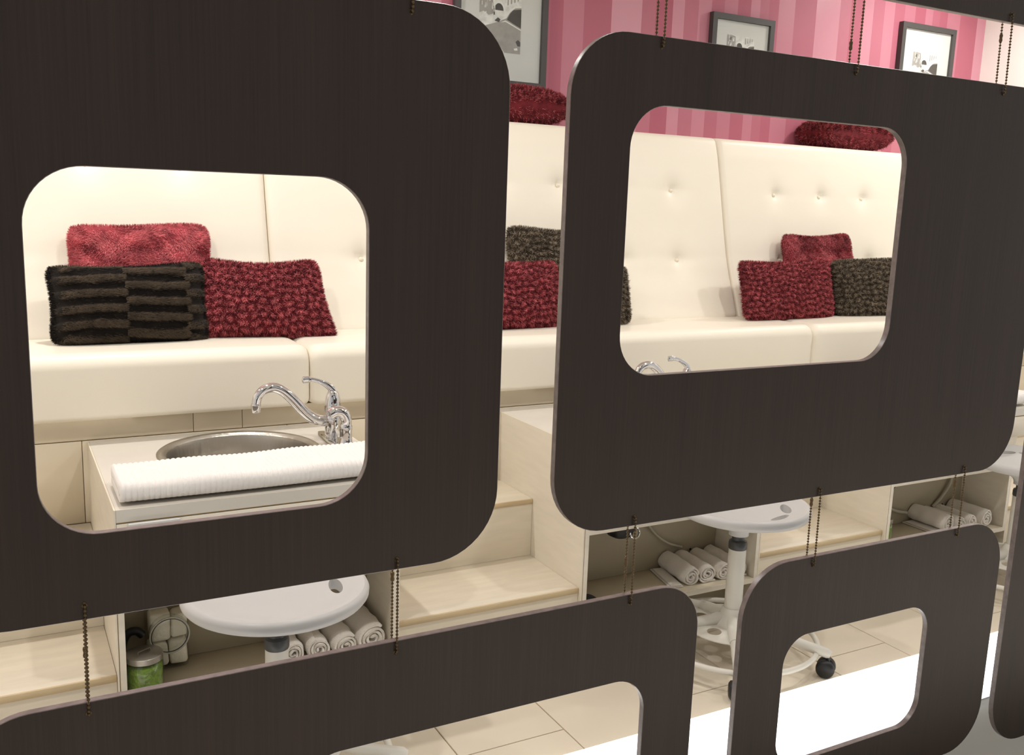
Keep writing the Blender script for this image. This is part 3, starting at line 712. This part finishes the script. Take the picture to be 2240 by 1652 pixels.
def pillow(name, wd, ht, tk, style, cols, loc, rot, label, cat='pillow', group='fur pillows on the banquette', nb=34000, seed=1, corner=.05, lie=False, taper=0):
    g = np.random.default_rng(seed)
    ph = g.random(8)*6.28
    def S(u, v, s):
        au, av = np.abs(u), np.abs(v)
        rr_ = np.power(au**8+av**8+1e-12, 1/8); sc_ = np.maximum(au, av)/rr_
        cv = np.where(v < 0, .25, 1.6)
        x = wd/2*u*sc_*(1-corner*(1-v**2)*au**3)*(1-taper*v)
        z = ht/2*v*sc_*(1-corner*cv*(1-u**2)*av**3)
        T = tk/2*np.power(np.clip((1-au**2.6)*(1-av**(2.6 if not lie else 4)), 0, 1), .5 if not lie else .36)
        z = z+.012*np.sin(u*2.2+ph[0])*v*.5
        return np.stack([x, -s*T, z+ht/2], -1)
    def H(u, v):
        x = u*wd/2; z = v*ht/2
        if style == 'rosette':
            p = .031; zz = z+.008*np.sin(x*23+ph[3])+.005*np.sin(x*61+ph[4]+z*25); r_ = np.floor(zz/(p*.8)); a = x/p+.5*(r_ % 2)+.3*np.sin(zz*33+ph[1])+.3*np.sin(x*31+zz*50+ph[5]); b = zz/(p*.8)
            da = a-np.floor(a)-.5; db = b-np.floor(b)-.5
            return .008*np.exp(-(da**2+db**2)/.06), da, db
        if style == 'rib':
            col = np.where(u < -.10, 0., np.where(u < .70, 1., 2.))
            ph_ = np.array([.0,.50,.0])[col.astype(int)]
            q = z/.0475+ph_+.08*np.sin(x*14+ph[2]); fr = q-np.floor(q)
            rib = np.exp(-((fr-.5)/.27)**4)*np.clip((u+1.0)*7,0,1)
            return .011*rib, rib, col
        lo = np.sin(x*38+ph[1]+2*np.sin(z*31+ph[2]))+np.sin(z*47+x*21+ph[3])+.7*np.sin(x*90+z*60+ph[4])
        return .003+.0022*lo, lo, lo*0
    nu, nv = 90, 56
    U, V = np.meshgrid(np.linspace(-1,1,nu), np.linspace(-1,1,nv))
    def nrm(u, v, s):
        e = 1e-3; uu = np.clip(u, -.985, .985); vv = np.clip(v, -.985, .985)
        a = S(uu+e, vv, s)-S(uu-e, vv, s); b = S(uu, vv+e, s)-S(uu, vv-e, s)
        n = np.cross(a, b)*s; return n/np.linalg.norm(n, axis=-1, keepdims=True)
    verts, faces = [], []
    for s in (1, -1):
        P = S(U, V, s); hgt = H(U, V)[0]*np.clip((1-np.abs(U))*12, 0, 1)*np.clip((1-np.abs(V))*10, 0, 1)
        P = P+nrm(U, V, s)*hgt[..., None]; o_ = len(verts); verts += P.reshape(-1,3).tolist()
        for i in range(nv-1):
            for j in range(nu-1):
                f = (o_+i*nu+j, o_+i*nu+j+1, o_+(i+1)*nu+j+1, o_+(i+1)*nu+j); faces.append(f if s == 1 else f[::-1])
    me = bpy.data.meshes.new(name); me.from_pydata(verts, [], faces)
    bm = bmesh.new(); bm.from_mesh(me); bmesh.ops.remove_doubles(bm, verts=bm.verts, dist=.0004); bm.to_mesh(me); bm.free()
    me.materials.append(M_[cols[2]]); smooth(me, 70)  # body in the darkest tone, painting shade into gaps between strands
    root = link(name, me); root.location = loc; root.rotation_euler = rot
    tag(root, label, cat, group)
    # fur strands
    nb2 = int(nb*(1.35 if lie else 1.2)); u = g.uniform(-1,1,nb2); v = g.uniform(-1,1,nb2)
    ed = g.random(nb2) < .14; side = g.integers(0,4,nb2); big = np.sign(g.uniform(-1,1,nb2))*(1-np.abs(g.normal(0,.025,nb2)))
    u = np.where(ed & (side < 2), big, u); v = np.where(ed & (side >= 2), big, v)
    s = np.where(np.arange(nb2) < nb, 1, -1)
    P = np.where((s == 1)[:,None], S(u,v,1), S(u,v,-1)); N = np.where((s == 1)[:,None], nrm(u,v,1), nrm(u,v,-1))
    h, q1, q2 = H(u, v); fade = np.clip((1-np.abs(u))*12, 0, 1)*np.clip((1-np.abs(v))*10, 0, 1)
    P = P+N*(h*fade)[:,None]-N*.0008
    ex = np.array([1.,0,0]); ez = np.array([0,0,1.])
    jit = g.normal(0, 1, (nb2,3))
    if style == 'rosette':
        D = N*.5-ex*(q1*1.0)[:,None]-ez*(q2*.9)[:,None]-ez*.3+jit*.42; L = .010+.006*g.random(nb2)
        idx = np.where(g.random(nb2) < .45, 1, 0); idx = np.where((q1**2+q2**2+.08*g.normal(0,1,nb2)) > .19, 2, idx)  # darkest strands paint the shade in the valleys between rosettes
    elif style == 'rib':
        D = N*.45+ex*(.9*np.sign(np.sin(q2*2+.3)))[:,None]-ez*.15+jit*.16; L = .010+.003*g.random(nb2)
        idx = np.where(q1+.22*g.normal(0,1,nb2) > .5, np.where(g.random(nb2) < .5, 1, 0), 2)
    else:
        D = N*.5+ex*(np.sin(P[:,2]*34+ph[5])*.9)[:,None]-ez*(.5+np.cos(P[:,0]*29+ph[6])*.7)[:,None]+jit*.22; L = .010+.003*g.random(nb2)
        idx = np.where(g.random(nb2) < .35, 1, 0); idx = np.where((q1 < -1.0) & (g.random(nb2) < .6), 2, idx)  # darkest strands in the lowest dips, shade put into the colour
    D = np.where(ed[:,None], N*.5+np.stack([u*np.abs(u)**6, 0*u, v*np.abs(v)**6], -1)*.8+jit*.35, D); L = np.where(ed, L*.9, L)
    D /= np.linalg.norm(D, axis=1, keepdims=True)
    Wv = np.cross(N, D); Wv /= np.linalg.norm(Wv, axis=1, keepdims=True)+1e-9
    wdt = .0011
    vv = np.stack([P-Wv*wdt, P+Wv*wdt, P+D*L[:,None]], 1).reshape(-1,3)
    fm = bpy.data.meshes.new('fur'); n3 = nb2
    fm.vertices.add(n3*3); fm.vertices.foreach_set('co', vv.astype(np.float32).ravel())
    fm.loops.add(n3*3); fm.loops.foreach_set('vertex_index', np.arange(n3*3, dtype=np.int32))
    fm.polygons.add(n3); fm.polygons.foreach_set('loop_start', np.arange(0, n3*3, 3, dtype=np.int32)); fm.polygons.foreach_set('loop_total', np.full(n3, 3, dtype=np.int32))
    for c in cols: fm.materials.append(M_[c])
    fm.polygons.foreach_set('material_index', idx.astype(np.int32)); fm.update(calc_edges=True)
    fo = link('fur', fm, root); fo['kind'] = 'stuff'
    return root
PLU = ('fur_plush_a','fur_plush_b','fur_plush_c'); RIB = ('fur_rib_a','fur_rib_b','fur_rib_c'); RED = ('fur_red_a','fur_red_b','fur_red_c'); BRN = ('fur_brown_a','fur_brown_b','fur_brown_c')
SZ = SEATZ-.004
tl = lambda d: math.radians(-d)
pillow('plush_pillow', .44, .375, .095, 'plush', PLU, (.42,3.235,SZ), (tl(13),0,0), 'burgundy plush pillow standing behind the striped brown pillow', seed=3)
pillow('striped_pillow', .475, .25, .13, 'rib', RIB, (.366,3.128,SZ), (tl(14),0,math.radians(4)), 'dark brown fur pillow with horizontal stripes, at the left', seed=4, nb=46000, corner=.07)
pillow('rosette_pillow', .455, .268, .12, 'rosette', RED, (.768,3.15,SZ), (tl(17),math.radians(1),math.radians(-8)), 'burgundy rosette fur pillow beside the striped brown pillow', seed=5, taper=.15, corner=.08)
pillow('rosette_pillow', .45, .39, .095, 'rosette', BRN, (1.985,3.235,SZ), (tl(13),0,0), 'dark brown rosette pillow behind a burgundy one, between the two big screen panels', seed=6)
pillow('rosette_pillow', .49, .265, .13, 'rosette', RED, (1.69,3.128,SZ), (tl(14),0,math.radians(3)), 'burgundy rosette pillow on the seat between the two big screen panels', seed=7)
pillow('rosette_pillow', .30, .25, .12, 'rosette', BRN, (2.105,3.15,SZ), (tl(16),0,math.radians(-6)), 'dark brown pillow of which only a lower corner shows in the wide panel opening', seed=8, nb=16000)
pillow('plush_pillow', .45, .39, .095, 'plush', RED, (3.43,3.235,SZ), (tl(13),0,0), 'burgundy plush pillow standing behind two pillows on the right', seed=9)
pillow('rosette_pillow', .60, .275, .13, 'rosette', RED, (3.12,3.128,SZ), (tl(14),0,math.radians(5)), 'wide burgundy rosette pillow in front of the plush one, seen in the wide panel opening', seed=10, nb=42000, corner=.09)
pillow('rosette_pillow', .50, .275, .13, 'rosette', BRN, (3.68,3.145,SZ), (tl(14),0,math.radians(-3)), 'grey brown rosette pillow at the right edge of the wide panel opening', seed=11, nb=38000)
LZ = 1.703
pillow('rosette_pillow', .50, .235, .145, 'rosette', RED, (1.93,3.51,LZ+.0725), (math.radians(-90),0,0), 'burgundy rosette pillow lying on top of the backrest under the large framed picture', seed=12, lie=True, group='pillows lying on the backrest')
pillow('rosette_pillow', .50, .235, .15, 'rosette', RED, (3.885,3.51,LZ+.075), (math.radians(-90),0,0), 'burgundy rosette pillow lying on top of the backrest in the wide panel opening', seed=13, lie=True, group='pillows lying on the backrest')

# ---------------------------------------------------------------- framed pictures
def picture(x0, x1, z0, z1, px0, px1, pz0, pz1, label):
    yf = 3.72
    t = empty('framed_picture', ((x0+x1)/2, yf, z0), label, 'picture', 'framed black and white photographs')
    fw = .027
    bm = bmesh.new()
    o = [(x0,z0),(x1,z0),(x1,z1),(x0,z1)]; i_ = [(x0+fw,z0+fw*.85),(x1-fw,z0+fw*.85),(x1-fw,z1-fw),(x0+fw,z1-fw)]
    vo = [[bm.verts.new((p[0], y, p[1])) for p in o] for y in (yf, YW-.001)]; vi = [[bm.verts.new((p[0], y, p[1])) for p in i_] for y in (yf, YW-.001)]
    for k in range(4):
        q = (k+1) % 4
        bm.faces.new((vo[0][k], vo[0][q], vi[0][q], vi[0][k])); bm.faces.new((vo[1][q], vo[1][k], vi[1][k], vi[1][q]))
        bm.faces.new((vo[0][q], vo[0][k], vo[1][k], vo[1][q])); bm.faces.new((vi[0][k], vi[0][q], vi[1][q], vi[1][k]))
    build('frame', bm, 'frame', t, sm=False)
    mo = box('mat_board', x0+fw+.0005, x1-fw-.0005, yf+.014, yf+.017, z0+fw*.85+.0005, z1-fw-.0005, 'matboard', t, sm=False)
    w_, h_ = px1-px0, pz1-pz0
    def P(u, v, d): return (px0+u*w_, yf+.0135-d, pz0+v*h_)
    bm = bmesh.new()
    def poly(pts, mi, d): bm.faces.new([bm.verts.new(P(u,v,d)) for u, v in pts]).material_index = mi
    poly([(0,0),(1,0),(1,1),(0,1)], 0, 0)
    poly([(0,.62),(.10,.66),(.22,.60),(.34,.64),(.30,.98),(.16,1),(0,1)], 1, .0002)          # facade
    rq = random.Random(5)
    for k in range(26):
        u0, v0 = rq.uniform(.01,.36), rq.uniform(.60,.92); du, dv = rq.uniform(.012,.04), rq.uniform(.03,.11)
        poly([(u0,v0),(u0+du,v0+.01),(u0+du*.9,v0+dv),(u0+.004,v0+dv*.95)], rq.choice((0,1,2,3,3)), .0003+.00002*k)
    arch = [(.40+.14*math.cos(a)*1.1+.06, .70+.16*math.sin(a)) for a in [PI*k/10 for k in range(11)]]
    poly(arch, 3, .0004); poly([(.46+.11*math.cos(a), .70+.12*math.sin(a)) for a in [PI*k/10 for k in range(11)]], 2, .0006)
    poly([(.62,.70),(.80,.72),(1,.86),(1,1),(.70,1)], 0, .0004)
    for k in range(4): poly([(.66+.08*k,.80+.03*k),(.69+.08*k,.81+.03*k),(.69+.08*k,.96),(.66+.08*k,.97)], 1, .0006)
    poly([(.15,.42),(.5,.52),(.62,.60),(.70,.72),(.84,.80),(1,.82),(1,0),(.62,.0),(.42,.16),(.22,.30)], 1, .0008)   # car body
    poly([(.5,.53),(.62,.62),(.70,.72),(.84,.80),(1,.82),(1,.79),(.85,.77),(.73,.69),(.64,.58)], 3, .0010)         # roof line
    poly([(.655,.56),(.72,.66),(.80,.735),(1,.765),(1,.44),(.82,.50)], 2, .0012)                                     # side window
    poly([(.50,.50),(.62,.545),(1,.42),(1,.40),(.62,.52)], 3, .0012)                                                 # belt line
    poly([(.36,.52),(.44,.58),(.50,.55),(.47,.50)], 2, .0012)                                                        # mirror
    poly([(.88,.20),(.94,.24),(1,.20),(1,.13),(.93,.13)], 2, .0012)
    poly([(.84,.08),(.92,.10),(.94,.06),(.86,.05)], 3, .0012)
    build('print', bm, ['print_light','print_mid','print_dark','print_white'], mo, sm=False)
    box('glass_pane', x0+fw+.0005, x1-fw-.0005, yf+.006, yf+.008, z0+fw*.85+.0005, z1-fw-.0005, 'glass', t, sm=False)
picture(1.712, 2.152, 1.866, 2.36, 1.828, 2.026, 2.003, 2.24, 'framed black and white car photograph, the largest in view, right above a pillow')
picture(3.053, 3.441, 1.935, 2.300, 3.154, 3.326, 2.03, 2.208, 'framed black and white photograph on the pink wall, middle one with its lower half hidden')
picture(4.345, 4.775, 1.95, 2.405, 4.458, 4.659, 2.06, 2.262, 'framed black and white photograph nearest the white wall at the right')

# ---------------------------------------------------------------- hanging screen panels
YP, TP = 1.3, .0125
def rrect(x0, x1, z0, z1, r, k=12):
    pts = []
    for cx, cz, a in ((x1-r,z0+r,-PI/2),(x1-r,z1-r,0),(x0+r,z1-r,PI/2),(x0+r,z0+r,PI)):
        for i in range(k+1): b = a+PI/2*i/k; pts.append((cx+r*math.cos(b), cz+r*math.sin(b)))
    return pts
HOLES = {}
def panel(key, o, h, r, rh, holes, label):
    s = YP
    x0, x1, z0, z1 = o[0]*s, o[1]*s, o[2]*s+CAM_H, o[3]*s+CAM_H
    hx0, hx1, hz0, hz1 = h[0]*s, h[1]*s, h[2]*s+CAM_H, h[3]*s+CAM_H
    A = rrect(x0, x1, z0, z1, r*s); B = rrect(hx0, hx1, hz0, hz1, rh*s); n = len(A); e = .0008
    def inset(P_, d, cx, cz): return [(p[0]+(d if p[0] < cx else -d)*0, p[1]) for p in P_]
    bm = bmesh.new()
    A2 = rrect(x0+e, x1-e, z0+e, z1-e, r*s-e); B2 = rrect(hx0-e, hx1+e, hz0-e, hz1+e, rh*s+e)
    L = lambda P_, y: [bm.verts.new((p[0], y, p[1])) for p in P_]
    fo, fi = L(A2, YP), L(B2, YP); fo1, fi1 = L(A, YP+e), L(B, YP+e)
    bo1, bi1 = L(A, YP+TP-e), L(B, YP+TP-e); bo, bi = L(A2, YP+TP), L(B2, YP+TP)
    for k in range(n):
        q = (k+1) % n
        bm.faces.new((fo[k], fo[q], fi[q], fi[k])).material_index = 0
        bm.faces.new((bo[q], bo[k], bi[k], bi[q])).material_index = 0
        for a, b in ((fo, fo1), (fo1, bo1), (bo1, bo)): bm.faces.new((a[q], a[k], b[k], b[q])).material_index = 1
        for a, b in ((fi, fi1), (fi1, bi1), (bi1, bi)): bm.faces.new((a[k], a[q], b[q], b[k])).material_index = 1
    bmesh.ops.recalc_face_normals(bm, faces=bm.faces)
    p = build('screen_panel', bm, ['espresso','espresso_edge'], None, ang=32, base=((x0+x1)/2, YP, z0))
    tag(p, label, 'screen panel', 'hanging espresso screen panels')
    for hx, hz in holes:
        b = bmesh.new(); lathe(b, [(.0020,-.0004),(.0036,-.0003),(.0036,.0006),(.0020,.0006),(.0020,-.0004)], (hx*s, YP, hz*s+CAM_H), 14, 'y', cap=False)
        build('eyelet', b, 'black_metal', p)
    return p
panel('p1', (-.092,.532,-.4315,.2125), (.0245,.3625,-.3415,.0215), .085, .056, ((.061,-.416),(.400,-.4195),(.409,.200)), 'large dark wood screen panel at the left framing the basin and faucet')
panel('p2', (.613,1.546,-.4235,.2105), (.7035,1.205,-.2165,.128), .080, .055, ((.743,-.412),(1.088,-.412),(1.424,-.412),(.743,.199),(1.081,.198),(1.407,.197)), 'wide dark wood screen panel on the right framing the sofa and pink wall')
panel('p3', (-.066,.868,-.960,-.5225), (.279,.779,-.872,-.650), .072, .052, ((.060,-.535),(.400,-.5365),(.744,-.535)), 'low wide dark wood screen panel at the bottom left, floor showing through it')
panel('p5', (.952,1.557,-.957,-.5205), (1.0455,1.3785,-.871,-.649), .085, .048, ((1.089,-.534),(1.426,-.532)), 'low small dark wood screen panel framing a caster and the light box')
panel('p4', (1.594,2.2,-.980,-.08), (1.75,2.08,-.88,-.3), .095, .055, (), 'dark wood screen panel cut off at the lower right edge')
panel('p6', (.65,1.60,.3025,.94), (.75,1.25,.40,.82), .08, .055, ((.743,.314),(1.081,.314),(1.404,.314)), 'dark wood screen panel cut off at the upper right corner')

# ---------------------------------------------------------------- bead chains
bead = bmesh.new(); bmesh.ops.create_uvsphere(bead, u_segments=8, v_segments=6, radius=.00235)
bead.verts.ensure_lookup_table(); BV = np.array([v.co[:] for v in bead.verts]); BF = [[v.index for v in f.verts] for f in bead.faces]; bead.free()
def chain(xt, zt, xb, zb, label, conn=.8, bow=0):
    """closed loop through the hole (xb, zb) below and (xt, zt) above; values in panel units"""
    s = YP
    T = Vector((xt*s, 0, zt*s+CAM_H)); B = Vector((xb*s, 0, zb*s+CAM_H))
    yf, yb = YP-.0042, YP+TP+.0052
    def at(p, y): return Vector((p.x, y, p.z))
    pts = [at(T,yf)]
    for k in range(1, 11): pts.append(at(T.lerp(B, k/10), yf))
    pts += [at(B, YP+.001)+Vector((0,0,-.0035)), at(B, YP+TP*.5)+Vector((0,0,-.004)), at(B, yb-.003)+Vector((0,0,-.0025))]
    for k in range(0, 11): pts.append(at(B.lerp(T, k/10), yb+bow*math.sin(PI*k/10)))
    pts += [at(T, yb-.003)+Vector((0,0,.0025)), at(T, YP+TP*.5)+Vector((0,0,.004)), at(T, YP+.001)+Vector((0,0,.0035))]
    L = [0]; cl = pts+[pts[0]]
    for a, b in zip(cl, cl[1:]): L.append(L[-1]+(b-a).length)
    n = max(4, int(L[-1]/.00572)); pos = []; j = 0
    for k in range(n):
        d = L[-1]*k/n
        while L[j+1] < d: j += 1
        pos.append(cl[j].lerp(cl[j+1], (d-L[j])/(L[j+1]-L[j]+1e-9)))
    V = (np.array([p[:] for p in pos])[:,None,:]+BV[None]).reshape(-1,3); base = np.array(((B.x), YP, B.z)); m = len(BV)
    F = [[i*m+q for q in f] for i in range(n) for f in BF]
    bm = bmesh.new(); tube(bm, pts, .0007, 5, closed=True); vo = len(bm.verts)
    me0 = bpy.data.meshes.new('t'); me0.from_pydata(V.tolist(), [], F); bm.from_mesh(me0); bpy.data.meshes.remove(me0)
    o = build('bead_chain', bm, 'black_metal', None, ang=60, base=tuple(base))
    tag(o, label, 'chain', 'bead chains of the hanging screen')
    c = at(B.lerp(T, conn), yb+bow*math.sin(PI*conn)); d = (T-B).normalized()
    b = bmesh.new(); lathe(b, [(.0012,-.0085),(.0030,-.007),(.0034,-.004),(.0026,0),(.0034,.004),(.0030,.007),(.0012,.0085)], c, 12); build('connector', b, 'black_metal', o)
    return o
chain(.061,-.416,.060,-.535, 'black bead chain under the left of the large panel', .52)
chain(.400,-.4195,.400,-.5365, 'black bead chain under the right of the large panel', .78)
chain(.743,-.412,.744,-.535, 'black bead chain between the wide panel and the low wide panel', .45)
chain(1.088,-.412,1.089,-.534, 'black bead chain between the wide panel and the left of the low small panel', .80)
chain(1.424,-.412,1.426,-.532, 'black bead chain between the wide panel and the right of the low small panel', .72)
chain(.743,.314,.743,.199, 'black bead chain rising from the left top of the wide panel', .80)
chain(1.081,.314,1.081,.198, 'black bead chain rising from the middle top of the wide panel', .33)
chain(1.404,.314,1.407,.197, 'black bead chain by the white wall rising from the right top of the wide panel', .72)
chain(.407,.50,.409,.200, 'black bead chain rising from the top of the large left panel', .80)
